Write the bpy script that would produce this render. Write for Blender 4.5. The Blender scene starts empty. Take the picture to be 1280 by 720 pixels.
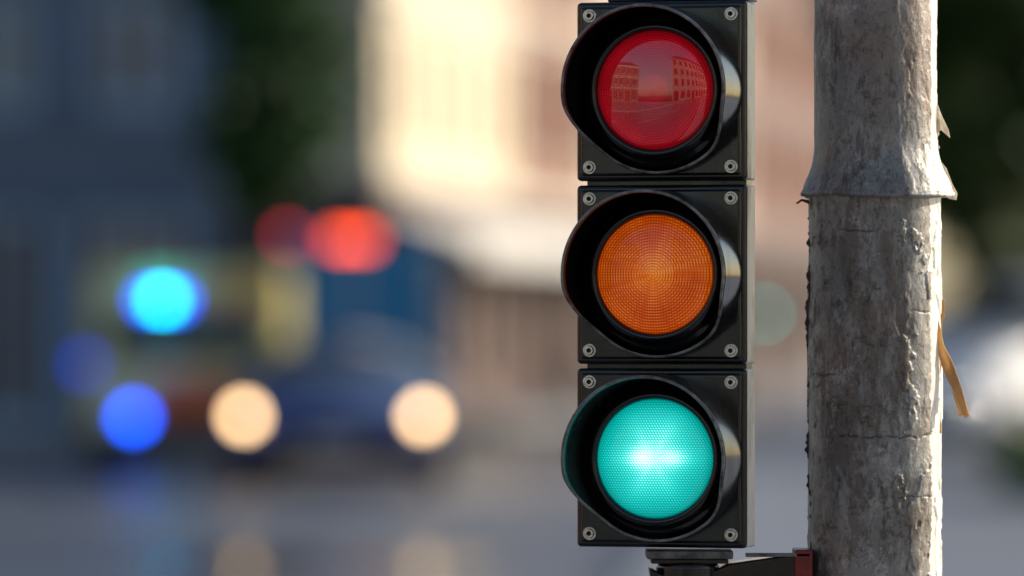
import bpy, math, random
from math import sin, cos, pi, radians
from mathutils import Vector, Matrix, noise
random.seed(7)
S=bpy.context.scene
COL=S.collection
# ---------------------------------------------------------------- helpers
class MB:
    def __init__(s): s.v=[]; s.f=[]; s.m=[]
    def add(s,vs,fs,mi=0):
        o=len(s.v); s.v+= [tuple(p) for p in vs]
        for f in fs: s.f.append(tuple(i+o for i in f)); s.m.append(mi)
    def quad(s,a,b,c,d,mi=0): s.add([a,b,c,d],[(0,1,2,3)],mi)
    def box(s,lo,hi,mi=0,M=None):
        x0,y0,z0=lo; x1,y1,z1=hi
        vs=[(x0,y0,z0),(x1,y0,z0),(x1,y1,z0),(x0,y1,z0),(x0,y0,z1),(x1,y0,z1),(x1,y1,z1),(x0,y1,z1)]
        if M: vs=[M@Vector(p) for p in vs]
        s.add(vs,[(0,3,2,1),(4,5,6,7),(0,1,5,4),(1,2,6,5),(2,3,7,6),(3,0,4,7)],mi)
    def lathe(s,prof,n=64,axis='y',c=(0,0,0),mi=0,cap=False):
        vs=[];fs=[];k=len(prof)
        for i in range(n):
            a=2*pi*i/n
            for r,h in prof:
                if axis=='y': vs.append((c[0]+r*sin(a),c[1]+h,c[2]+r*cos(a)))
                elif axis=='x': vs.append((c[0]+h,c[1]+r*cos(a),c[2]+r*sin(a)))
                else: vs.append((c[0]+r*cos(a),c[1]+r*sin(a),c[2]+h))
        for i in range(n):
            j=(i+1)%n
            for q in range(k-1): fs.append((i*k+q,j*k+q,j*k+q+1,i*k+q+1))
        if cap:
            fs.append(tuple(i*k for i in range(n))); fs.append(tuple(i*k+k-1 for i in range(n))[::-1])
        s.add(vs,fs,mi)
    def obj(s,name,mats,parent=None,smooth=False,bevel=0,seg=3,loc=(0,0,0),fix=True):
        me=bpy.data.meshes.new(name); me.from_pydata(s.v,[],s.f)
        if not isinstance(mats,(list,tuple)): mats=[mats]
        for m in mats: me.materials.append(m)
        me.polygons.foreach_set('material_index',s.m)
        if smooth: me.polygons.foreach_set('use_smooth',[True]*len(s.f))
        me.update()
        if fix:
            import bmesh
            b=bmesh.new(); b.from_mesh(me); bmesh.ops.recalc_face_normals(b,faces=b.faces); b.to_mesh(me); b.free()
        o=bpy.data.objects.new(name,me); COL.objects.link(o); o.location=loc
        if parent: o.parent=parent
        if bevel:
            md=o.modifiers.new('b','BEVEL'); md.width=bevel; md.segments=seg; md.limit_method='ANGLE'; md.angle_limit=radians(35)
            me.polygons.foreach_set('use_smooth',[True]*len(me.polygons))
            w=o.modifiers.new('w','WEIGHTED_NORMAL'); w.keep_sharp=False
        return o
def empty(name,loc=(0,0,0),rz=0):
    e=bpy.data.objects.new(name,None); COL.objects.link(e); e.location=loc; e.rotation_euler=(0,0,rz); e.empty_display_size=.2
    return e
# node helper ------------------------------------------------------
class NT:
    def __init__(s,name):
        s.mat=bpy.data.materials.new(name); s.mat.use_nodes=True; s.t=s.mat.node_tree
        s.b=s.t.nodes['Principled BSDF']; s.out=s.t.nodes['Material Output']
    def n(s,ty,**kw):
        nd=s.t.nodes.new(ty)
        for k,v in kw.items(): setattr(nd,k,v)
        return nd
    def link(s,a,b): s.t.links.new(a,b)
    def put(s,sock,v):
        if hasattr(v,'is_output'): s.link(v,sock)
        else: sock.default_value=v
    def m(s,op,a,b=None,c=None,clamp=False):
        nd=s.n('ShaderNodeMath',operation=op); nd.use_clamp=clamp
        s.put(nd.inputs[0],a)
        if b is not None: s.put(nd.inputs[1],b)
        if c is not None: s.put(nd.inputs[2],c)
        return nd.outputs[0]
    def coord(s,k='Object'): return s.n('ShaderNodeTexCoord').outputs[k]
    def noise(s,vec,scale,detail=4,rough=.6,stretch=None):
        if stretch:
            mp=s.n('ShaderNodeMapping'); s.link(vec,mp.inputs[0]); mp.inputs['Scale'].default_value=stretch; vec=mp.outputs[0]
        nd=s.n('ShaderNodeTexNoise'); s.link(vec,nd.inputs['Vector']); nd.inputs['Scale'].default_value=scale
        nd.inputs['Detail'].default_value=detail; nd.inputs['Roughness'].default_value=rough
        return nd.outputs['Fac']
    def attr(s,nm):
        a=s.n('ShaderNodeAttribute'); a.attribute_name=nm; return a.outputs['Fac']
    def ramp(s,fac,stops):
        nd=s.n('ShaderNodeValToRGB'); s.put(nd.inputs[0],fac); e=nd.color_ramp.elements
        while len(e)<len(stops): e.new(.5)
        for i,(p,c) in enumerate(stops):
            e[i].position=p; e[i].color=(c[0],c[1],c[2],1) if hasattr(c,'__len__') else (c,c,c,1)
        return nd.outputs[0]
    def mix(s,f,a,b,bt='MIX'):
        nd=s.n('ShaderNodeMix',data_type='RGBA',blend_type=bt)
        s.put(nd.inputs[0],f); 
        for i,v in ((6,a),(7,b)):
            if not hasattr(v,'is_output') and len(v)==3: v=(*v,1)
            s.put(nd.inputs[i],v)
        return nd.outputs[2]
    def bump(s,h,strength=.3,dist=.001):
        nd=s.n('ShaderNodeBump'); nd.inputs['Strength'].default_value=strength; nd.inputs['Distance'].default_value=dist
        s.link(h,nd.inputs['Height']); s.link(nd.outputs[0],s.b.inputs['Normal'])
    def translucent(s,col,f):
        tr=s.n('ShaderNodeBsdfTranslucent'); s.put(tr.inputs[0],col if hasattr(col,'is_output') else (*col,1))
        mx=s.n('ShaderNodeMixShader'); mx.inputs[0].default_value=f; s.link(s.b.outputs[0],mx.inputs[1]); s.link(tr.outputs[0],mx.inputs[2]); s.link(mx.outputs[0],s.out.inputs[0])
    def set(s,**kw):
        al={'color':'Base Color','rough':'Roughness','metal':'Metallic','coat':'Coat Weight','coatr':'Coat Roughness','coati':'Coat IOR','ecol':'Emission Color','estr':'Emission Strength','spec':'Specular IOR Level','ior':'IOR','trans':'Transmission Weight','sss':'Subsurface Weight'}
        for k,v in kw.items():
            if isinstance(v,tuple) and len(v)==3: v=(*v,1)
            s.put(s.b.inputs[al[k]],v)
        return s
def simple(name,c1,c2=None,scale=3,rough=.6,metal=0,bump=0,bdist=.01,coat=0,stretch=None,spec=.5,transl=0):
    t=NT(name); co=t.coord()
    if c2 is None: c2=tuple(x*.75 for x in c1)
    f=t.noise(co,scale,6,.65,stretch); cc=t.mix(t.ramp(f,[(.35,0),(.65,1)]),c1,c2)
    t.set(color=cc,rough=rough,metal=metal,coat=coat,spec=spec)
    if bump: t.bump(f,bump,bdist)
    if transl: t.translucent(cc,transl)
    return t.mat
def lamp(name,c,st):
    t=NT(name); co=t.coord(); f=t.noise(co,20,2)
    t.set(color=tuple(min(1,.3*x) for x in c),rough=.2,ecol=c,estr=t.m('MULTIPLY_ADD',f,st*.2,st*.9)); return t.mat

# ---------------------------------------------------------------- camera
cam=bpy.data.cameras.new('Camera'); co=bpy.data.objects.new('Camera',cam); COL.objects.link(co); S.camera=co
co.location=(0,0,1.5); co.rotation_euler=(radians(90),0,0)
cam.lens=200; cam.sensor_width=36; cam.shift_y=.03125; cam.clip_end=3000; cam.clip_start=.1
cam.dof.use_dof=True; cam.dof.focus_distance=4.975; cam.dof.aperture_fstop=3.3
S.view_settings.view_transform='Standard'; S.view_settings.look='None'; S.view_settings.exposure=0
# ---------------------------------------------------------------- light
AZ=radians(24); EL=radians(21)
W=bpy.data.worlds.new('World'); S.world=W; W.use_nodes=True
nt=W.node_tree; sky=nt.nodes.new('ShaderNodeTexSky'); sky.sky_type='NISHITA'; sky.sun_disc=False
sky.sun_elevation=EL; sky.sun_rotation=radians(90)-AZ; sky.air_density=1.0; sky.dust_density=1.0
nt.links.new(sky.outputs[0],nt.nodes['Background'].inputs[0]); nt.nodes['Background'].inputs[1].default_value=.13
sd=Vector((cos(EL)*cos(AZ),cos(EL)*sin(AZ),sin(EL)))
sl=bpy.data.lights.new('sun','SUN'); sl.energy=5; sl.angle=radians(.5); sl.color=(1,.90,.74)
so=bpy.data.objects.new('sun',sl); COL.objects.link(so); so.rotation_euler=(-sd).to_track_quat('-Z','Y').to_euler(); so.location=(30,25,30)

# ---------------------------------------------------------------- materials
def black_plastic(name,lo=.12,hi=.30,dustc=(.022,.019,.016),base=(.004,.004,.0045)):
    t=NT(name); c=t.coord()
    n1=t.noise(c,18,6,.7); n2=t.noise(c,170,4,.7); n3=t.noise(c,40,5,.8,(1,1,.25)); n4=t.noise(c,70,3,.8,(1,1,6))
    dust=t.ramp(n1,[(.45,0),(.75,1)]); speck=t.ramp(n2,[(.63,0),(.72,1)])
    col=t.mix(dust,base,dustc); col=t.mix(t.m('MULTIPLY',speck,.35),col,(.13,.10,.08))
    col=t.mix(t.m('MULTIPLY',t.ramp(n4,[(.68,0),(.74,1)]),.25),col,(.10,.09,.08))
    t.set(color=col,rough=t.ramp(n3,[(.3,lo),(.7,hi)]),coat=.2,coatr=.08,spec=.5)
    t.bump(t.m('ADD',n2,n3),.14,.0007); return t.mat
BLACK=black_plastic('black_plastic'); VIS=black_plastic('black_gloss_visor',.08,.18,(.014,.012,.011))
VISG=black_plastic('black_visor_spill_lift',.16,.30,(.050,.052,.050),(.022,.024,.024))  # green visor painted paler than the others to strengthen the lens's light spill
EDGE=simple('visor_rim_highlight',(.30,.29,.27),(.04,.04,.04),60,.25)  # lighter colour paints the highlight along the visor rims
def back_body():
    t=NT('weathered_sunlit_housing'); c=t.coord(); n1=t.noise(c,30,6,.7,(1,1,.3)); n2=t.noise(c,120,4,.7)
    t.set(color=t.mix(t.ramp(n1,[(.50,0),(.68,1)]),(.84,.80,.72),(.25,.20,.15)),rough=.32,metal=.1); t.bump(n2,.3,.001); return t.mat  # pale colour paints in sunlight on the black housing side; brown weathering mixed in
BODY=back_body()
STEEL=simple('screw_steel',(.72,.69,.64),(.42,.38,.33),400,.28,1,.3,.0003)
HOLE=simple('socket_dark',(.01,.01,.01),None,50,.6)
def polar(t):
    c=t.coord(); sp=t.n('ShaderNodeSeparateXYZ'); t.link(c,sp.inputs[0])
    x=t.m('MULTIPLY',sp.outputs[0],1000.); z=t.m('MULTIPLY',sp.outputs[2],1000.)
    r=t.m('SQRT',t.m('ADD',t.m('MULTIPLY',x,x),t.m('MULTIPLY',z,z))); th=t.m('ARCTAN2',z,x)
    return c,x,z,r,th
def sn(t,v,per,amp=.5,off=.5): return t.m('MULTIPLY_ADD',t.m('SINE',t.m('MULTIPLY',v,2*pi/per)),amp,off)
def lens_red():
    t=NT('red_lens'); c,x,z,r,th=polar(t)
    ring=sn(t,r,2.3); sp=sn(t,th,2*pi/110)
    pat=t.m('MULTIPLY',t.m('MULTIPLY_ADD',sp,.4,.6),t.m('MULTIPLY_ADD',ring,.6,.4))
    mid=t.ramp(t.m('DIVIDE',r,52.),[(0,.55),(.22,.50),(.30,.22),(.65,.40),(.88,.80),(1,.2)])
    big=t.noise(c,26,4,.6)
    f=t.m('MULTIPLY',pat,t.m('MULTIPLY',mid,t.m('MULTIPLY_ADD',big,1.6,.2)),clamp=True)
    col=t.ramp(f,[(0,(.24,.0,.004)),(.35,(.60,.001,.012)),(.8,(.98,.010,.028)),(1,(1,.06,.06))])
    t.set(color=col,rough=.35,coat=1.,coatr=.01,coati=1.85,ecol=col,estr=.26,spec=.12); t.bump(pat,.3,.0005); return t.mat  # lens is unlit; weak emission brightens its colour
def lens_amber():
    t=NT('amber_lens'); c,x,z,r,th=polar(t)
    ring=sn(t,r,2.5)
    gx=sn(t,x,2.4); gz=sn(t,z,2.4); grid=t.m('MULTIPLY',t.m('MULTIPLY_ADD',gx,.6,.4),t.m('MULTIPLY_ADD',gz,.6,.4))
    pat=t.m('MULTIPLY',t.m('MULTIPLY_ADD',ring,.65,.35),t.m('MULTIPLY_ADD',grid,1.1,.25))
    rays=sn(t,th,2*pi/7); core=t.ramp(t.m('DIVIDE',r,52.),[(0,.55),(.12,.42),(.30,.22),(.32,.32),(.36,.14),(.7,.04),(.93,.16),(1,0)])
    big=t.noise(c,20,3,.6)
    f=t.m('ADD',t.m('MULTIPLY',t.m('MULTIPLY',pat,.85),t.m('MULTIPLY_ADD',big,1.3,.15)),t.m('MULTIPLY',core,t.m('MULTIPLY_ADD',rays,.2,.6)),clamp=True)
    col=t.ramp(f,[(0,(.20,.013,.0003)),(.35,(.62,.070,.002)),(.7,(.96,.18,.005)),(1,(1,.42,.06))])
    t.set(color=col,rough=.30,coat=.8,coatr=.03,ecol=col,estr=.42,spec=.15); t.bump(pat,.45,.0007); return t.mat  # unlit lens too, with added glow to make the orange more vivid
def lens_green(st):
    t=NT('green_lit_lens'); c,x,z,r,th=polar(t)
    u=t.m('ADD',x,t.m('MULTIPLY',z,.577)); w=t.m('MULTIPLY',z,1.155)
    gx=sn(t,u,2.5); gz=sn(t,w,2.5); dots=t.m('MULTIPLY',gx,gz)
    rn=t.m('DIVIDE',r,52.)
    spots=None
    for (ax,az,sx,sz,am) in ((-10,1,10,9,1.15),(17,1,11,7,.75),(3,0,30,10,.40),(2,6,28,28,.50),(-5,-24,20,14,.18),(10,26,18,12,.18)):
        dx=t.m('MULTIPLY',t.m('SUBTRACT',x,float(ax)),1./sx); dz=t.m('MULTIPLY',t.m('SUBTRACT',z,float(az)),1./sz)
        d=t.m('ADD',t.m('MULTIPLY',dx,dx),t.m('MULTIPLY',dz,dz))
        g=t.m('MULTIPLY',t.m('POWER',2.718,t.m('MULTIPLY',d,-1.)),am)
        spots=g if spots is None else t.m('ADD',spots,g)
    rays=t.m('POWER',t.m('ABSOLUTE',t.m('COSINE',t.m('MULTIPLY',th,3.))),4.)
    rays=t.m('MULTIPLY',rays,t.ramp(rn,[(0,.07),(.5,.06),(.95,.02)]))
    base=t.ramp(rn,[(0,.56),(.5,.42),(.85,.31),(.97,.21),(1,.08)])
    f=t.m('ADD',t.m('ADD',base,t.m('MULTIPLY',spots,.42)),rays)
    f=t.m('MULTIPLY',f,t.m('MULTIPLY_ADD',dots,.85,.60),clamp=True)
    col=t.ramp(f,[(0,(0,.06,.055)),(.25,(.001,.32,.29)),(.5,(.010,.66,.58)),(.75,(.20,.92,.86)),(1,(1,1,1))])
    t.set(color=(.0,.05,.04),rough=.25,coat=.5,coatr=.05,ecol=col,estr=st,spec=.4); t.bump(dots,.4,.0006); return t.mat
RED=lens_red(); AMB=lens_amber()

# ---------------------------------------------------------------- traffic light
mm=.001
def visor_len(a): # a from top, degrees 0..180
    a=abs(a)
    if a<98: return 66
    if a>142: return 15
    u=(a-98)/44; u=u*u*(3-2*u); return 66-51*u
def signal(loc,rz,gst,on='green',n=160):
    root=empty('traffic_light',loc,rz)
    GREEN=lens_green(gst)
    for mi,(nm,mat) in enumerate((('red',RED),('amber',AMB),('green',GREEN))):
        zc=(1-mi)*.1613
        b=MB(); b.box((-.0768,0,zc-.0788),(.0768,.008,zc+.0788)); b.obj(nm+'_front_frame',BLACK,root,bevel=.0038,seg=4)
        b=MB(); b.box((-.0728,-.0022,zc-.0748),(.0728,.004,zc+.0748)); b.obj(nm+'_front_plate',BLACK,root,bevel=.0035,seg=3)
        b=MB(); b.box((-.0765,.0068,zc-.0784),(.0765,.038,zc+.0784)); b.obj(nm+'_back_body',BODY,root,bevel=.002)
        b=MB(); vs=[]
        K=10
        for i in range(n):
            d=i*360/n; dd=d if d<=180 else 360-d; L=visor_len(dd)*mm; a=radians(d)
            prof=[(.0738,.0)]+[(.0738-.0006*(j/K),-L*j/K) for j in range(1,K)]+[(.0735,-L+.0012),(.0731,-L+.0004),(.0724,-L),(.0713,-L),(.0709,-L+.0005)]+[(.0705,-L*(K-j)/K) for j in range(1,K)]+[(.0705,0)]
            for r,h in prof: vs.append((r*sin(a),h-.0015,zc+r*cos(a)))
        k=len(prof); b.v=[tuple(p) for p in vs]
        for i in range(n):
            j=(i+1)%n
            for q in range(k-1):
                b.f.append((i*k+q,j*k+q,j*k+q+1,i*k+q+1)); b.m.append(1 if K<=q<=K+3 else 0)
        b.obj(nm+'_visor',[VISG if nm=='green' else VIS,EDGE],root,smooth=True)
        b=MB(); b.lathe([(.0704,-.004),(.0690,-.0095),(.067,-.0120),(.0645,-.0135),(.0612,-.0150),(.0590,-.0225),(.0575,-.0243),(.0550,-.0248),(.0534,-.0240),(.0526,-.0225),(.0518,-.018)],n,c=(0,0,zc)); b.obj(nm+'_lens_bezel',VIS,root,smooth=True)
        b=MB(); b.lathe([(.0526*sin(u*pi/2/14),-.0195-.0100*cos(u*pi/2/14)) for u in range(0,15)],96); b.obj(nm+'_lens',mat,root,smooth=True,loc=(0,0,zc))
        for sx in (-1,1):
            for sz in (-1,1):
                c=(sx*.0640,0,zc+sz*.0668); b=MB()
                b.lathe([(.0060,-.0020),(.0060,-.0032),(.0056,-.0036),(.0044,-.0036)],32,c=c,mi=0)
                b.lathe([(.0042,-.0030),(.0042,-.0052),(.0037,-.0058),(.0021,-.0058)],32,c=c,mi=0)
                b.lathe([(.0021,-.0058),(.0021,-.0040),(.0,-.0040)],6,c=c,mi=1)
                b.obj('screw',[STEEL,HOLE],root)
    b=MB(); b.box((-.050,.006,.1613+.0790),(.0775,.042,.1613+.0835)); b.obj('top_cap',BLACK,root,bevel=.0015)
    for z in (.08065,-.08065):
        b=MB(); b.box((-.070,.012,z-.0030),(.0745,.034,z+.0030)); b.obj('joint_gasket',BLACK,root)
    return root
TL=signal((.1308,5.0,1.5400),radians(-15.5),1.3)
PX,PY=.3217,5.035
PLATE=simple('bracket_plate',(.22,.22,.215),(.07,.065,.06),60,.4,.6,.3,.001)
R2=simple('red_end_cap',(.28,.02,.02),(.10,.012,.010),60,.35)
inv=Matrix.Rotation(radians(15.5),4,'Z')@Matrix.Translation(Vector((-.1308,-5.0,-1.5400)))
def wb(lo,hi,name,mat,bev=.002):
    b=MB(); b.box(lo,hi,0,inv); return b.obj(name,mat,TL,bevel=bev)
wb((.118,4.985,1.2902),(.194,5.04,1.2980),'mount_plate',PLATE)
wb((.122,4.99,1.2862),(.190,5.035,1.2900),'mount_plate_lower',BLACK,.001)
b=MB(); b.lathe([(.0,-.0),(.026,-.0),(.028,-.004),(.026,-.040),(.0,-.040)],48,'z',c=(.155,5.012,1.2858)); b.v=[tuple(inv@Vector(p)) for p in b.v]; b.obj('swivel_neck',BLACK,TL,smooth=False,bevel=.001)
b=MB(); A=[(.120,1.283),(.150,1.268),(.190,1.286),(.262,1.2965),(.262,1.262),(.190,1.250),(.150,1.236),(.124,1.262)]
vs=[(x,4.995,z) for x,z in A]+[(x,5.035,z) for x,z in A]; n8=len(A)
b.add(vs,[tuple(range(n8)),tuple(range(2*n8-1,n8-1,-1))]+[(i,n8+i,n8+(i+1)%n8,(i+1)%n8) for i in range(n8)]); b.v=[tuple(inv@Vector(p)) for p in b.v]; b.obj('bracket_arm',BLACK,TL,bevel=.0025)
wb((.248,4.992,1.258),(.264,5.038,1.2985),'arm_end_cap',R2)
wb((.205,4.992,1.2920),(.262,4.9975,1.2955),'arm_rib',PLATE,.0008)
b=MB(); b.lathe([(.0605,-.018),(.0615,-.017),(.0615,.017),(.0605,.018)],64,'z',c=(PX,PY,1.245)); b.v=[tuple(inv@Vector(p)) for p in b.v]; b.obj('pole_clamp',PLATE,TL,smooth=True)

# ---------------------------------------------------------------- pole
def pole_mat():
    t=NT('weathered_galvanised_pole'); c=t.coord()
    A=t.attr('coatv'); C=t.attr('crack'); B=t.attr('sun_rim')
    n1=t.noise(c,14,6,.7,(1,1,.45)); n2=t.noise(c,60,7,.78,(1,1,.6)); n3=t.noise(c,240,6,.8); n4=t.noise(c,24,8,.78,(1,1,.28)); n5=t.noise(c,7,4,.6); n6=t.noise(c,38,6,.8,(1,1,.7)); n7=t.noise(c,110,5,.75,(1,1,.3)); n8=t.noise(c,45,8,.8,(1,1,.9))
    metal=t.mix(t.ramp(n1,[(.3,0),(.7,1)]),(.36,.35,.335),(.20,.185,.165))
    coat=t.mix(t.ramp(n2,[(.40,0),(.60,1)]),(.33,.31,.285),(.165,.145,.125))
    col=t.mix(A,metal,coat)
    col=t.mix(t.m('MULTIPLY',t.ramp(n4,[(.50,0),(.56,1)]),.62),col,(.105,.074,.052))
    col=t.mix(t.m('MULTIPLY',t.ramp(n8,[(.57,0),(.60,1)]),.60),col,(.075,.055,.042))
    col=t.mix(t.m('MULTIPLY',t.ramp(n5,[(.50,0),(.68,1)]),.40),col,(.24,.135,.10))
    hi=t.m('MULTIPLY',t.ramp(n6,[(.55,0),(.59,1)]),t.ramp(n5,[(.30,1),(.56,0)]))
    col=t.mix(t.m('MULTIPLY',hi,.75),col,(.62,.61,.59))
    sun_rim=t.mix(t.ramp(n7,[(.50,0),(.68,1)]),(.90,.87,.80),(.60,.54,.44))  # near-white colour paints the sunlit rim on the pole's right side
    col=t.mix(B,col,sun_rim)
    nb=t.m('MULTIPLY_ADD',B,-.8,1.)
    col=t.mix(t.m('MULTIPLY',t.m('MULTIPLY',t.ramp(n7,[(.58,0),(.63,1)]),.60),nb),col,(.055,.042,.032))
    col=t.mix(t.m('MULTIPLY',t.m('MULTIPLY',t.ramp(n3,[(.55,0),(.64,1)]),.55),nb),col,(.05,.038,.028))
    col=t.mix(t.m('MULTIPLY',C,.9),col,(.018,.014,.011))
    t.set(color=col,metal=t.m('MULTIPLY_ADD',B,-.35,.35),rough=t.ramp(n2,[(.3,.28),(.7,.52)])); t.bump(t.m('ADD',t.m('MULTIPLY',n3,.8),t.m('ADD',n2,t.m('MULTIPLY',n7,.6))),.45,.0013); return t.mat
POLE=pole_mat()
def fb(x,y,z,o=4): return noise.fractal(Vector((x,y,z)),.9,2.1,o)
def ss(a,b,x):
    u=max(0,min(1,(x-a)/(b-a))); return u*u*(3-2*u)
Zp=[i*.06 for i in range(2,21)]; z=1.22
while z<1.84: Zp.append(z); z+=.0009
z=1.85
while z<3.4: Zp.append(z); z+=.04
NC=320; vs=[];cv=[];kv=[];bv=[]
for z in Zp:
    wob=.07*noise.noise(Vector((3,1,z*14)))+.05*noise.noise(Vector((3,1,z*70)))+.03*noise.noise(Vector((7,1,z*220)))
    for i in range(NC):
        a=2*pi*i/NC; ca,sa=cos(a),sin(a); X,Y=ca*.058,sa*.058
        edge=1.6085+.0015*sin(a*2+.5)+.0012*noise.noise(Vector((X*60,Y*60,3)))
        R=.0588
        crack=0
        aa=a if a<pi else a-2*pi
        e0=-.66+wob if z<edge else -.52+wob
        sun_rim=ss(e0-.02,e0+.02,aa)*(1-ss(1.3,1.5,aa))  # mask of the painted sunlit band, with a ragged border
        if z<edge:
            n=fb(X*20,Y*20,z*7+5); n2=fb(X*75,Y*75,z*45,4)
            lay=ss(-.10,-.04,n+.35*n2)
            pm=fb(X*30+9,Y*30,z*19,4)+.45*n2
            lay2=ss(.22,.245,pm)
            r=R+.0003*lay+.0009*lay2+.0004*n2+.0010*noise.noise(Vector((X*12,Y*12,z*7)))
            gate=max(0,min(1,(noise.noise(Vector((X*34,Y*34,z*26+3)))+.02)*4))
            crack=max(0,1-abs(pm-.222)/.022)*gate*.85
            for (zs,a0,a1,wd) in ((1.398,-2.2,-.5,.0009),(1.578,-2.2,-1.5,.0007),(1.452,-2.9,-2.2,.0008),(1.345,-1.3,-.6,.0006),(1.507,-1.2,-.6,.0006),(1.425,-2.5,-1.7,.0006),(1.318,-2.4,-1.8,.0006)):
                if a0<aa<a1:
                    dz=abs(z-zs-.0022*noise.noise(Vector((aa*5,zs*9,0)))-.0012*noise.noise(Vector((aa*25,zs*9,0))))
                    fade=max(0,min(1,noise.noise(Vector((aa*9,zs*30,2)))*3+.8))
                    if dz<wd*2: 
                        g=max(0,1-dz/(wd*1.3))*fade; r-=.0009*g; crack=max(crack,g)
            c=.65*lay+.35*lay2
            r-=.0008*sun_rim
            crack=max(crack*(1-.8*sun_rim),.5*max(0,1-abs(aa-e0)/.016))
        else:
            f=1-ss(1.6085,1.665,z)
            asym=.0022*cos(a)
            r=.0543+.0125*f*f*(1.0+.25*noise.noise(Vector((X*25,Y*25,z*10))))+asym*f
            lip=max(0,1-abs(z-edge-.0025)/.0035); r+=.0014*lip
            n=fb(X*26,Y*26,z*12+2); n2=fb(X*80,Y*80,z*45,4)
            lay=ss(.05,.11,n+.4*n2); r+=.0003*lay+.0005*n2+.001*noise.noise(Vector((X*18,Y*18,z*12)))
            c=.45*lay; crack=max(0,1-abs(n+.4*n2-.30)/.02)*.5
            sun_rim*=.85
        vs.append((r*ca,r*sa,z)); cv.append(c); kv.append(min(1,crack)); bv.append(sun_rim)
fs=[]
for q in range(len(Zp)-1):
    for i in range(NC):
        j=(i+1)%NC; fs.append((q*NC+i,q*NC+j,(q+1)*NC+j,(q+1)*NC+i))
pr=empty('street_pole',(PX,PY,0))
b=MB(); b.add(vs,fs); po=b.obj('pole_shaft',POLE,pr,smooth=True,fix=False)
for nm,d in (('coatv',cv),('crack',kv),('sun_rim',bv)):
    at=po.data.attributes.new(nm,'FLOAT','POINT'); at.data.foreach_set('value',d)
b=MB(); b.lathe([(.0,.12),(.13,.12),(.13,.135),(.075,.14),(.065,.2),(.055,.2)],48,'z'); b.obj('base_flange',POLE,pr)
b=MB(); b.lathe([(.0,3.42),(.03,3.415),(.056,3.39),(.056,3.36)],32,'z'); b.obj('pole_cap',POLE,pr,smooth=True)
DARKF=simple('dark_peeling_film',(.035,.028,.022),(.10,.08,.06),90,.7)
PALEF=simple('pale_peeling_film',(.88,.84,.76),(.76,.66,.52),90,.5,transl=.6)
TANF=simple('tan_torn_strip',(.80,.58,.30),(.55,.36,.16),70,.5,stretch=(1,1,.2),transl=.5)
def ragged(name,mat,ang,z0,z1,step,amp,base,seed,thr=-.3):
    b=MB(); z=z0; pts=[]
    while z<z1:
        n=noise.fractal(Vector((seed,z*30,0)),.8,2.2,4)+.5*noise.noise(Vector((seed,z*240,4)))
        pts.append((z,max(0,amp*(n-thr)))); z+=step
    for (za,ea),(zb,eb) in zip(pts,pts[1:]):
        a=ang+.05*sin(za*30)
        d=Vector((cos(a),sin(a),0)); t=Vector((-sin(a),cos(a),0))*.0012
        p=[d*(base-.003)+Vector((0,0,za)),d*(base+ea)+Vector((0,0,za)),d*(base+eb)+Vector((0,0,zb)),d*(base-.003)+Vector((0,0,zb))]
        b.add([q+t for q in p]+[q-t*.1 for q in p],[(0,1,2,3),(7,6,5,4),(1,5,6,2)])
    b.obj(name,mat,pr,fix=False)
ragged('peeling_edge_dark',DARKF,radians(184),1.35,1.602,.0016,.0052,.0588,1.3,-.35)
ragged('peeling_edge_dark_lower',DARKF,radians(190),1.24,1.352,.0016,.0028,.0588,5.3,-.1)
ragged('peeling_edge_pale',PALEF,radians(-6),1.615,1.70,.0016,.0070,.0548,9.1,-.05)
ragged('peeling_edge_tan',TANF,radians(-14),1.40,1.52,.0016,.0030,.0588,12.7,-.1)
def shard(name,mat,pts,y,th=.0012):
    b=MB(); n=len(pts); v=[(x,y+.002*sin(i*2.1),z) for i,(x,z) in enumerate(pts)]; v+=[(x+.0004,yy+th,zz) for x,yy,zz in v]
    b.add(v,[tuple(range(n)),tuple(range(2*n-1,n-1,-1))]+[(i,(i+1)%n,n+(i+1)%n,n+i) for i in range(n)]); b.obj(name,mat,pr)
shard('torn_strip',TANF,[(.050,1.502),(.0535,1.503),(.0585,1.478),(.066,1.464),(.074,1.442),(.0815,1.415),(.0800,1.4155),(.0775,1.414),(.0755,1.4165),(.0725,1.4150),(.0655,1.440),(.058,1.456),(.052,1.476)],-.022)
shard('torn_strip_back',PALEF,[(.056,1.470),(.060,1.473),(.071,1.448),(.077,1.428),(.074,1.427),(.064,1.446)],-.018)
shard('torn_flake',PALEF,[(.050,1.692),(.0545,1.690),(.0575,1.681),(.0600,1.676),(.0640,1.668),(.0650,1.661),(.0605,1.665),(.0575,1.668),(.052,1.664)],-.008)
shard('skirt_tab',PALEF,[(.057,1.640),(.062,1.634),(.067,1.620),(.0715,1.612),(.0708,1.606),(.064,1.607),(.058,1.612)],-.010,.002)
shard('skirt_tab_dark',DARKF,[(-.060,1.606),(-.066,1.607),(-.0715,1.603),(-.0695,1.6025),(-.066,1.605),(-.059,1.602)],-.012)

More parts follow.
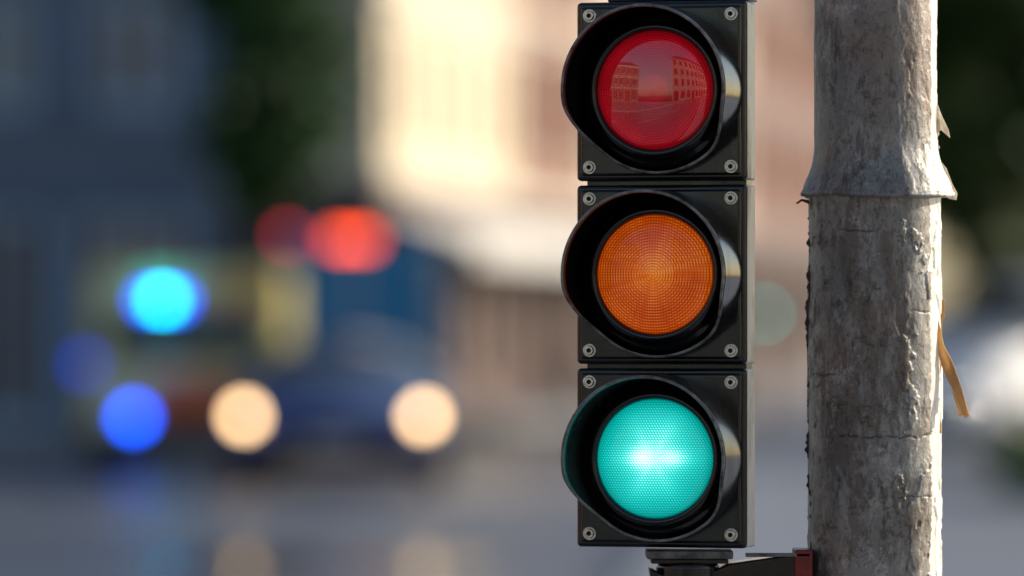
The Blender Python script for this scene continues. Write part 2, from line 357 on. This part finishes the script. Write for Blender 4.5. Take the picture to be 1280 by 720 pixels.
# ---------------------------------------------------------------- ground
def asphalt():
    t=NT('asphalt'); c=t.coord(); n1=t.noise(c,.35,5,.6); n2=t.noise(c,60,4,.7); n3=t.noise(c,.12,3,.5,(1,.35,1))
    col=t.mix(t.ramp(n1,[(.3,0),(.7,1)]),(.070,.085,.125),(.105,.12,.165)); col=t.mix(t.m('MULTIPLY',n2,.3),col,(.14,.15,.17))
    t.set(color=col,rough=t.ramp(n3,[(.40,.28),(.62,.5)]),spec=.5); t.bump(n2,.15,.003); return t.mat
ASPH=asphalt()
def paving():
    t=NT('paving_stone'); c=t.coord(); br=t.n('ShaderNodeTexBrick'); t.link(c,br.inputs[0]); br.inputs['Scale'].default_value=1.6
    br.inputs['Color1'].default_value=(.32,.34,.39,1); br.inputs['Color2'].default_value=(.26,.28,.33,1); br.inputs['Mortar'].default_value=(.12,.12,.12,1); br.inputs['Mortar Size'].default_value=.012
    n=t.noise(c,1.5,5); t.set(color=t.mix(t.m('MULTIPLY',n,.5),br.outputs[0],(.2,.20,.21)),rough=.5); return t.mat
PAVE=paving(); KERB=simple('kerb_granite',(.36,.35,.34),(.24,.24,.24),8,.7)
WHITE=simple('road_paint',(.78,.78,.76),(.5,.5,.5),4,.6)
b=MB(); b.box((-900,-900,-.3),(900,900,0)); b.obj('ground',simple('earth_ground',(.10,.10,.085),(.07,.08,.05),.2,.9))
def sheet(name,poly,z0,z1,mats):
    n=len(poly); b=MB(); b.add([(x,y,z1) for x,y in poly],[tuple(range(n))],0)
    if z0<z1-.01:
        for i in range(n):
            (x0,y0),(x1,y1)=poly[i],poly[(i+1)%n]; b.add([(x0,y0,z0),(x1,y1,z0),(x1,y1,z1),(x0,y0,z1)],[(0,1,2,3)],1)
    o=b.obj(name,mats); return o
sheet('road',[(-9,-30),(0,-30),(0,18),(.9,36),(1.75,60),(20,165),(24,400),(14,400),(12.8,165),(.4,80),(-.6,76),(-3.0,75),(-3.2,68),(-9,67)],0,.004,[ASPH])
sheet('pavement',[(0,-30),(45,-30),(45,165),(20,165),(1.75,60),(.9,36),(0,18)],0,.12,[PAVE,KERB])
sheet('pavement',[(-60,-30),(-9,-30),(-9,67),(-3.2,68),(-3.0,75),(-.6,76),(.4,80),(12.8,165),(-60,165)],0,.121,[PAVE,KERB])
mk=MB()
for y in range(-28,66,6): mk.box((-4.62,y,.006),(-4.50,y+3,.0085))
mk.box((-4.4,43,.006),(.9,43.3,.0085))
mk.obj('road_markings',WHITE)
t=NT('wet_puddle'); c_=t.coord(); t.set(color=(.03,.035,.045),rough=.15,spec=.4); t.bump(t.noise(c_,2.5,3),.03,.01); WET=t.mat
for (px_,py_,ra,rb,sd_) in ((-1.62,34.5,.55,1.7,1),(-.55,34.6,.42,1.6,5)):
    pts=[]
    for i in range(40):
        a=2*pi*i/40; k=1+.22*noise.noise(Vector((cos(a)*2,sin(a)*2,sd_)))
        pts.append((px_+ra*k*cos(a),py_+rb*k*sin(a)))
    sheet('puddle',pts,.010,.010,[WET])

# ---------------------------------------------------------------- buildings
GLASS=simple('window_glass',(.03,.045,.06),(.06,.08,.10),.6,.06,0,spec=.9)
FR_W=simple('white_window_frame',(.7,.7,.68)); FR_D=simple('dark_window_frame',(.05,.05,.055))
def building(name,p0,p1,D,H,storeys,bays,wall,trim,frame,ground_wall=None,gh=3.4,winw=.5,sides=True,awn=None,pitched=True,roofm=None,fw=.06):
    p0=Vector((*p0,.12)); p1=Vector((*p1,.12)); Wd=(p1-p0).length; ex=(p1-p0).normalized(); ey=Vector((-ex.y,ex.x,0))
    M=Matrix(((ex.x,ey.x,0,p0.x),(ex.y,ey.y,0,p0.y),(0,0,1,p0.z),(0,0,0,1)))
    root=empty(name); root.matrix_world=M
    w=MB();g=MB();f=MB();tr=MB();dr=MB()
    def face(T,width,nb,front):
        sh=(H-gh)/(storeys-1); zs=[0,gh]+[gh+sh*(i+1) for i in range(storeys-1)]
        bw=width/nb
        for s in range(storeys):
            z0,z1=zs[s],zs[s+1]; mi=1 if (s==0 and ground_wall) else 0
            for k in range(nb):
                x0,x1=k*bw,(k+1)*bw; ww=bw*(winw if s else min(.8,winw*1.45))
                a,c=(x0+x1-ww)/2,(x0+x1+ww)/2
                door=(s==0 and front and k%3==1)
                lo=z0+((z1-z0)*.24 if s else (.02 if door else .55)); hi=z1-(z1-z0)*(.17 if s else .2)
                P=lambda x,y,z: T@Vector((x,y,z))
                w.quad(P(x0,0,z0),P(a,0,z0),P(a,0,z1),P(x0,0,z1),mi); w.quad(P(c,0,z0),P(x1,0,z0),P(x1,0,z1),P(c,0,z1),mi)
                w.quad(P(a,0,z0),P(c,0,z0),P(c,0,lo),P(a,0,lo),mi); w.quad(P(a,0,hi),P(c,0,hi),P(c,0,z1),P(a,0,z1),mi)
                r=.18
                w.quad(P(a,0,lo),P(a,r,lo),P(a,r,hi),P(a,0,hi),mi); w.quad(P(c,0,lo),P(c,r,lo),P(c,r,hi),P(c,0,hi),mi)
                w.quad(P(a,0,lo),P(c,0,lo),P(c,r,lo),P(a,r,lo),mi); w.quad(P(a,0,hi),P(c,0,hi),P(c,r,hi),P(a,r,hi),mi)
                (dr if door else g).quad(P(a,r,lo),P(c,r,lo),P(c,r,hi),P(a,r,hi))
                e=fw
                for bx in ((a,lo,a+e,hi),(c-e,lo,c,hi),((a+c)/2-e/2,lo+e,(a+c)/2+e/2,hi-e)): f.box((bx[0],r-.07,bx[1]),(bx[2],r-.01,bx[3]),0,T)
                for bz in (lo,hi-e): f.box((a+e,r-.068,bz),(c-e,r-.012,bz+e),0,T)
                if s: tr.box((a-.08,-.09,lo-.1),(c+.08,.03,lo-.003),0,T); tr.box((a-.06,-.04,hi+.01),(c+.06,.02,hi+.16),0,T)
            if s: tr.box((0,-.07,z0-.09),(width,.02,z0+.09),0,T)
        tr.box((-.1,-.28,H-.25),(width+.1,-.003,H+.05),0,T)
    face(Matrix.Identity(4),Wd,bays,True)
    if sides:
        T=Matrix(((0,1,0,0),(-1,0,0,D),(0,0,1,0),(0,0,0,1)));face(T,D,max(2,int(D/3)),False)
        T=Matrix(((0,-1,0,Wd),(1,0,0,0),(0,0,1,0),(0,0,0,1)));face(T,D,max(2,int(D/3)),False)
    w.quad((0,D,0),(Wd,D,0),(Wd,D,H),(0,D,H))
    rf=MB()
    if pitched:
        h=H+.06; rf.add([(-.2,-.3,h),(Wd+.2,-.3,h),(Wd+.2,D+.3,h),(-.2,D+.3,h),(-.2,D/2,h+D*.32),(Wd+.2,D/2,h+D*.32)],[(0,1,5,4),(3,4,5,2),(0,4,3),(1,2,5),(0,3,2,1)])
    else: rf.box((-.05,-.05,H+.06),(Wd+.05,D,H+.4))
    w.obj('walls',[wall,ground_wall or wall],root,fix=False); g.obj('windows',GLASS,root,fix=False); f.obj('window_frames',frame,root); tr.obj('trim',trim,root)
    if dr.v: dr.obj('door',simple('door_paint',(.12,.06,.03),(.08,.04,.02),4,.4),root,fix=False)
    rf.obj('roof',roofm or simple('roof_slate',(.08,.08,.09),(.05,.05,.055),6,.7),root)
    if awn:
        a=MB(); a.add([(.3,-.02,2.95),(Wd-.3,-.02,2.95),(Wd-.3,-1.3,2.45),(.3,-1.3,2.45),(.3,-1.3,2.22),(Wd-.3,-1.3,2.22)],[(0,1,2,3),(3,2,5,4)]); a.obj('awning',awn,root,fix=False)
    return root
CREAM=simple('cream_stucco',(.90,.77,.57),(.82,.68,.48),1.2,.8); CREAM2=simple('pale_stone',(.66,.56,.44),(.50,.42,.33),1.2,.8)
REDB=simple('red_brick',(.34,.18,.13),(.24,.12,.085),6,.85)
BROWN=simple('brown_shopfront',(.15,.08,.06),(.09,.05,.045),2,.6); TRW=simple('pale_trim',(.8,.74,.64)); TRG=simple('grey_trim',(.24,.27,.32))
AWN=simple('white_awning',(.85,.83,.8),(.75,.73,.7),3,.8)
STONE_D=simple('blue_grey_stone',(.17,.225,.31),(.12,.15,.21),.5,.8)
SGREY=simple('blue_grey_window_frame',(.45,.60,.76))
fx,fy=.1483,.9889
def along(t): return (-1.8+fx*t,80+fy*t)
building('cream_house',along(0),along(12.3),7,11,4,5,CREAM,TRW,FR_W,BROWN,winw=.30,awn=AWN)
building('red_brick_house',along(12.4),along(22),7,12.2,4,4,REDB,TRW,FR_W,BROWN,winw=.38,awn=AWN)
building('cream_house',along(22.1),along(46),8,10.5,3,8,CREAM2,TRW,FR_W,BROWN,winw=.42)
building('brick_house',along(46.1),along(80),8,12,4,9,REDB,TRG,FR_W,BROWN,winw=.4)
building('office_building',(-20,70),(-3.74,70),5.5,13,5,9,STONE_D,TRG,SGREY,None,winw=.66,pitched=False,fw=.16)
building('brown_brick_house',(9.6,72),(26,72),10,10,3,6,simple('brown_brick',(.20,.14,.10),(.14,.10,.08),6,.85),TRG,FR_W)
building('stone_house',(26,-31),(6,-31),12,11,4,9,CREAM,TRW,FR_D,None)
building('stone_house',(5.5,-31),(-14,-31),12,13,4,8,CREAM2,TRW,FR_D,None)
building('red_brick_house',(-22,-26),(-22,20),9,9,3,14,REDB,TRW,FR_W,None)

# ---------------------------------------------------------------- trees
def leafmat(n,c1,c2):
    t=NT(n); c=t.coord(); f=t.noise(c,1.6,4); cc=t.mix(t.ramp(f,[(.35,0),(.65,1)]),c1,c2); t.set(color=cc,rough=.55,spec=.3); t.translucent(cc,.2)
    return t.mat
LEAF=leafmat('leaves',(.020,.075,.022),(.045,.12,.03)); LEAF2=leafmat('leaves_olive',(.035,.075,.018),(.07,.11,.025)); BARK=simple('bark',(.12,.09,.06),(.06,.045,.03),12,.9,bump=.5)
def tree(name,loc,H,crad,cz0,nclump,per,mat,seed,ls=1.):
    rnd=random.Random(seed); root=empty(name,loc)
    b=MB()
    def limb(p,q,r0,r1,n=8):
        p,q=Vector(p),Vector(q); d=(q-p).normalized(); u=d.orthogonal().normalized(); w=d.cross(u); segs=4; vs=[]
        for s in range(segs+1):
            t=s/segs; c=p.lerp(q,t)+Vector((noise.noise(p*3+Vector((t*2,0,0))),noise.noise(q*3+Vector((0,t*2,0))),0))*.12*t*(1-t)*4; r=r0+(r1-r0)*t
            for i in range(n): vs.append(c+(u*cos(2*pi*i/n)+w*sin(2*pi*i/n))*r)
        b.add(vs,[(s*n+i,s*n+(i+1)%n,(s+1)*n+(i+1)%n,(s+1)*n+i) for s in range(segs) for i in range(n)])
    limb((0,0,0),(0,0,cz0+.3),H*.022,H*.016); limb((0,0,cz0+.3),(.1,0,H*.85),H*.016,H*.004)
    cl=[]
    for i in range(nclump):
        while True:
            p=Vector((rnd.uniform(-1,1),rnd.uniform(-1,1),rnd.uniform(-1,1)))
            if .15<p.length<1: break
        c=Vector((p.x*crad,p.y*crad,(cz0+H)/2+p.z*(H-cz0)/2)); cl.append(c)
        if i%3==0: limb((0,0,max(cz0*.8,c.z-crad*.8)),c,H*.008,H*.002,6)
    b.obj('trunk_and_limbs',BARK,root,smooth=True,fix=False)
    l=MB()
    for c in cl:
        s=rnd.uniform(.25,.5)*crad*.55
        for k in range(per):
            o=Vector((rnd.gauss(0,1),rnd.gauss(0,1),rnd.gauss(0,.7)))*s*.6; q=c+o
            a=Vector((rnd.gauss(0,1),rnd.gauss(0,1),rnd.gauss(0,1))).normalized()*rnd.uniform(.07,.13)*ls; bb=a.orthogonal().normalized()*a.length*.6
            l.add([q-a,q+bb,q+a,q-bb],[(0,1,2,3)])
    l.obj('crown_leaves',mat,root,fix=False)
tree('street_tree',(-2.62,62.2,.0),8.2,.94,2.6,165,60,LEAF,1,1.15)
tree('street_tree',(4.95,58,.12),9.0,1.55,1.7,260,70,LEAF2,2,1.3)
tree('street_tree',(6.6,68,.12),9.5,1.9,1.6,200,60,LEAF,3,1.3)
tree('street_tree',(8.0,80,.12),9.5,2.2,1.9,160,60,LEAF,4,1.2)
h=MB(); rnd=random.Random(5)
for k in range(5000):
    q=Vector((rnd.uniform(3.95,5.2),rnd.uniform(43,47),.12+.5*rnd.random()**.7)); a=Vector((rnd.gauss(0,1),rnd.gauss(0,1),rnd.gauss(0,1))).normalized()*.05; bb=a.orthogonal().normalized()*.03
    h.add([q-a,q+bb,q+a,q-bb],[(0,1,2,3)])
h.obj('hedge',LEAF,fix=False)

# ---------------------------------------------------------------- vehicles
TYRE=simple('tyre_rubber',(.02,.02,.02),None,20,.8); RIM=simple('alloy_rim',(.5,.5,.5),None,10,.3,.9); CHR=simple('chrome',(.8,.8,.8),None,10,.12,1)
DGL=simple('car_glass',(.02,.03,.04),(.03,.04,.05),2,.04,spec=.9); BLK=simple('black_trim',(.015,.015,.017),None,20,.4)
HEAD=lamp('headlamp_warm',(1,.64,.31),13)
def paint(n,c,coat=1,rough=.3): return simple(n,c,tuple(x*.85 for x in c),.8,rough,0,coat=coat)
def wheel(b,x,y,r=.33,w=.22,z=None):
    s=1 if x>0 else -1
    b.lathe([(r*.6,-w/2),(r*.93,-w/2),(r,-w/2+.03),(r,w/2-.03),(r*.93,w/2),(r*.6,w/2)],28,'x',(x,y,r),0)
    b.lathe([(0,s*(w/2-.02)),(r*.2,s*(w/2-.01)),(r*.25,s*(w/2-.05)),(r*.55,s*(w/2-.04)),(r*.62,s*w/2)],28,'x',(x,y,r),1)
def car(name,loc,rz,pm,lit=True,H=1.0,WX=1.0,stn=None):
    root=empty(name,loc,rz)
    st=stn or [(0,.70,.38,.60,.62,.64),(.12,.86,.24,.70,.78,.76),(.5,.93,.22,.80,.84,.86),(1.25,.95,.22,.93,.84,.99),(1.95,.95,.22,.96,.62,1.40),(2.7,.95,.22,.97,.64,1.47),(3.6,.94,.22,.98,.62,1.41),(4.2,.92,.26,.98,.78,1.04),(4.45,.84,.38,.82,.72,.88)]
    st=[(y,w*WX,zb,bl*H,rw*WX,rf*H) for y,w,zb,bl,rw,rf in st]
    vs=[];n=8
    for y,w,zb,bl,rw,rf in st:
        m=(zb+bl)/2; vs+=[(-w*.95,y,zb),(-w*1.02,y,m),(-w,y,bl),(-rw,y,rf),(rw,y,rf),(w,y,bl),(w*1.02,y,m),(w*.95,y,zb)]
    b=MB()
    for s in range(len(st)-1):
        g=max(st[s][5]-st[s][3],st[s+1][5]-st[s+1][3])>.2*H; slope=abs(st[s][5]-st[s+1][5])>.25*H
        for i in range(n):
            j=(i+1)%n; mi=0
            if g and i in (2,4): mi=1
            if g and slope and i==3: mi=1
            b.f.append((s*n+i,s*n+j,(s+1)*n+j,(s+1)*n+i)); b.m.append(mi)
    b.v=vs; b.f+= [tuple(range(n)),tuple(range((len(st)-1)*n,len(st)*n))[::-1]]; b.m+=[0,0]
    o=b.obj('body',[pm,DGL],root,smooth=True); md=o.modifiers.new('s','SUBSURF'); md.levels=2; md.render_levels=2
    L=st[-1][0]; w=MB()
    for y in (.85,L-.85):
        for x in (-.84*WX,.84*WX): wheel(w,x,y)
    w.obj('wheels',[TYRE,RIM],root)
    t=MB(); t.box((-.5*WX,.0,.40),(.5*WX,.06,.56)); t.box((-.75*WX,.03,.22),(.75*WX,.12,.34)); t.obj('grille_and_bumper',BLK,root,bevel=.02)
    t=MB(); t.box((-.26,-.02,.36),(.26,-.003,.46)); t.obj('number_plate',WHITE,root)
    t=MB()
    for s in (-1,1):
        t.box((s*1.0*WX-.1,1.5,.95*H),(s*1.0*WX+.1,1.62,1.08*H))
    t.obj('mirrors',pm,root,bevel=.03)
    t=MB()
    for s in (-1,1): t.lathe([(.0,-.05),(.07,-.045),(.076,-.02),(.076,.05)],24,'y',(s*.79*WX,.0,.655))
    t.obj('headlights',HEAD if lit else CHR,root,smooth=True)
    t=MB()
    for s in (-1,1): t.box((s*.72*WX-.1,L-.03,.66),(s*.72*WX+.1,L+.02,.78))
    t.obj('tail_lights',simple('tail_red',(.4,.01,.01),None,5,.2),root,bevel=.01)
    return root
car('car',(-1.565,50,0),0,paint('navy_paint',(.015,.035,.20)),True,.93)
WP=paint('white_paint',(.84,.85,.88))
car('parked_car',(3.62,54,.12),radians(-38),WP,False,1.28)
car('parked_car',(5.9,63,.12),radians(-38),WP,False,1.28)
car('parked_car',(2.4,96,.004),radians(-8.5),paint('brown_paint',(.10,.06,.05)),False,1.05)

# blue box truck seen from behind
tr=empty('box_truck',(-1.80,66,0)); TB=paint('truck_blue',(.002,.29,.62),.1,.5)
b=MB(); b.box((-1.0,0,.75),(1.0,4.2,2.52)); b.obj('cargo_box',TB,tr,bevel=.04)
b=MB(); b.box((-.95,4.3,.5),(.95,5.9,1.55)); b.box((-.88,4.45,1.5),(.88,5.4,2.25)); b.obj('cab',TB,tr,bevel=.1)
b=MB(); b.box((-.015,-.02,.8),(.015,0.001,2.48)); b.box((-.96,-.025,.78),(-.93,.001,2.48)); b.box((.93,-.025,.78),(.96,.001,2.48)); 
for z in (1.1,1.7,2.3): b.box((-.9,-.03,z),(-.6,.001,z+.03)); b.box((.6,-.03,z),(.9,.001,z+.03))
b.obj('door_bars_and_hinges',CHR,tr)
b=MB(); b.box((-.95,-.05,.45),(.95,.1,.6)); b.box((-.9,.1,.55),(.9,5.6,.72)); b.obj('bumper_and_chassis',BLK,tr,bevel=.01)
b=MB()
for y in (1.0,4.9):
    for x in (-.85,.85): wheel(b,x,y,.4,.25)
b.obj('wheels',[TYRE,RIM],tr)
b=MB(); b.box((-.30,-.06,2.37),(.18,-.002,2.49)); b.obj('high_brake_light',lamp('red_lamp',(1,.075,.015),6.8),tr,bevel=.01)
b=MB(); b.box((-.86,-.06,2.42),(-.75,-.002,2.52)); b.obj('marker_light',lamp('red_lamp_dim',(1,.03,.08),3.8),tr,bevel=.01)

# ambulance
am=empty('ambulance',(-3.2,55,0)); YEL=paint('ambulance_yellow',(.80,.66,.20),.2,.45)
b=MB(); b.box((-.98,1.5,.45),(.92,4.9,2.0)); b.obj('patient_box',YEL,am,bevel=.06)
b=MB(); P=[(0,.35),(0,.85),(.35,1.0),(.85,1.1),(1.3,1.58),(1.6,1.62),(1.6,.35)]
n=len(P); vs=[(-.93,y,z) for y,z in P]+[(.90,y,z) for y,z in P]
b.add(vs,[tuple(range(n)),tuple(range(2*n-1,n-1,-1))]+[(i,n+i,n+(i+1)%n,(i+1)%n) for i in range(n)]); b.obj('cab',YEL,am,bevel=.05)
b=MB(); b.quad((-.82,.87,1.14),(.82,.87,1.14),(.75,1.27,1.57),(-.75,1.27,1.57)); o=b.obj('windscreen',DGL,am,fix=False); o.location=(0,-.03,.02)
b=MB(); b.box((-.35,-.03,.58),(.84,-.001,.98)); b.box((-.35,1.47,1.72),(.88,1.499,1.80)); b.obj('orange_stripe',paint('orange_red',(.98,.20,.08),.1,.5),am)
b=MB()
for i in range(6): b.box((-.99,1.7+i*.5,.9+.2*(i%2)),(-.982,2.2+i*.5,1.1+.2*(i%2))); b.box((.921,1.7+i*.5,.9+.2*(i%2)),(.929,2.2+i*.5,1.1+.2*(i%2)))
b.obj('side_checks',paint('green_check',(.02,.2,.06)),am)
b=MB(); b.box((-.9,-.06,.3),(.9,.04,.46)); b.box((-.4,-.06,.48),(.4,-.035,.56)); b.obj('bumper_and_grille',BLK,am,bevel=.02)
b=MB()
for y in (.8,4.0):
    for x in (-.84,.80): wheel(b,x,y,.34,.22)
b.obj('wheels',[TYRE,RIM],am)
BL=lamp('blue_lamp',(.003,.07,1),16); CY=lamp('cyan_lamp',(.0,.80,1),21)
b=MB(); b.box((-.50,1.25,1.61),(-.02,1.45,1.64)); b.obj('lightbar_base',BLK,am)
b=MB(); b.box((-.44,1.22,1.645),(-.34,1.4,1.745)); b.box((-.18,1.22,1.645),(-.08,1.4,1.745)); b.obj('lightbar_ends',BL,am,bevel=.01)
b=MB(); b.box((-.312,1.22,1.642),(-.208,1.4,1.752)); b.obj('lightbar_centre',CY,am,bevel=.01)
b=MB(); b.lathe([(0,-.03),(.07,-.02),(.075,.03)],20,'y',(-.455,-.09,.557)); b.obj('grille_beacon',lamp('blue_lamp2',(.001,.08,1),21),am,smooth=True)
b=MB(); b.lathe([(0,-.03),(.07,-.02),(.075,.03)],20,'y',(-.93,-.01,1.07)); b.box((-.96,0.02,1.05),(-.90,.9,1.09)); b.obj('side_beacon',lamp('blue_lamp3',(.003,.05,1),2.2),am)

# distant pedestrian signal
s2=signal((3.15,71,1.74),radians(5),9.,n=48)
b=MB(); b.lathe([(.05,-1.62),(.05,-.24)],16,'z',(0,.05,0)); b.obj('support_post',BLK,s2,smooth=True)
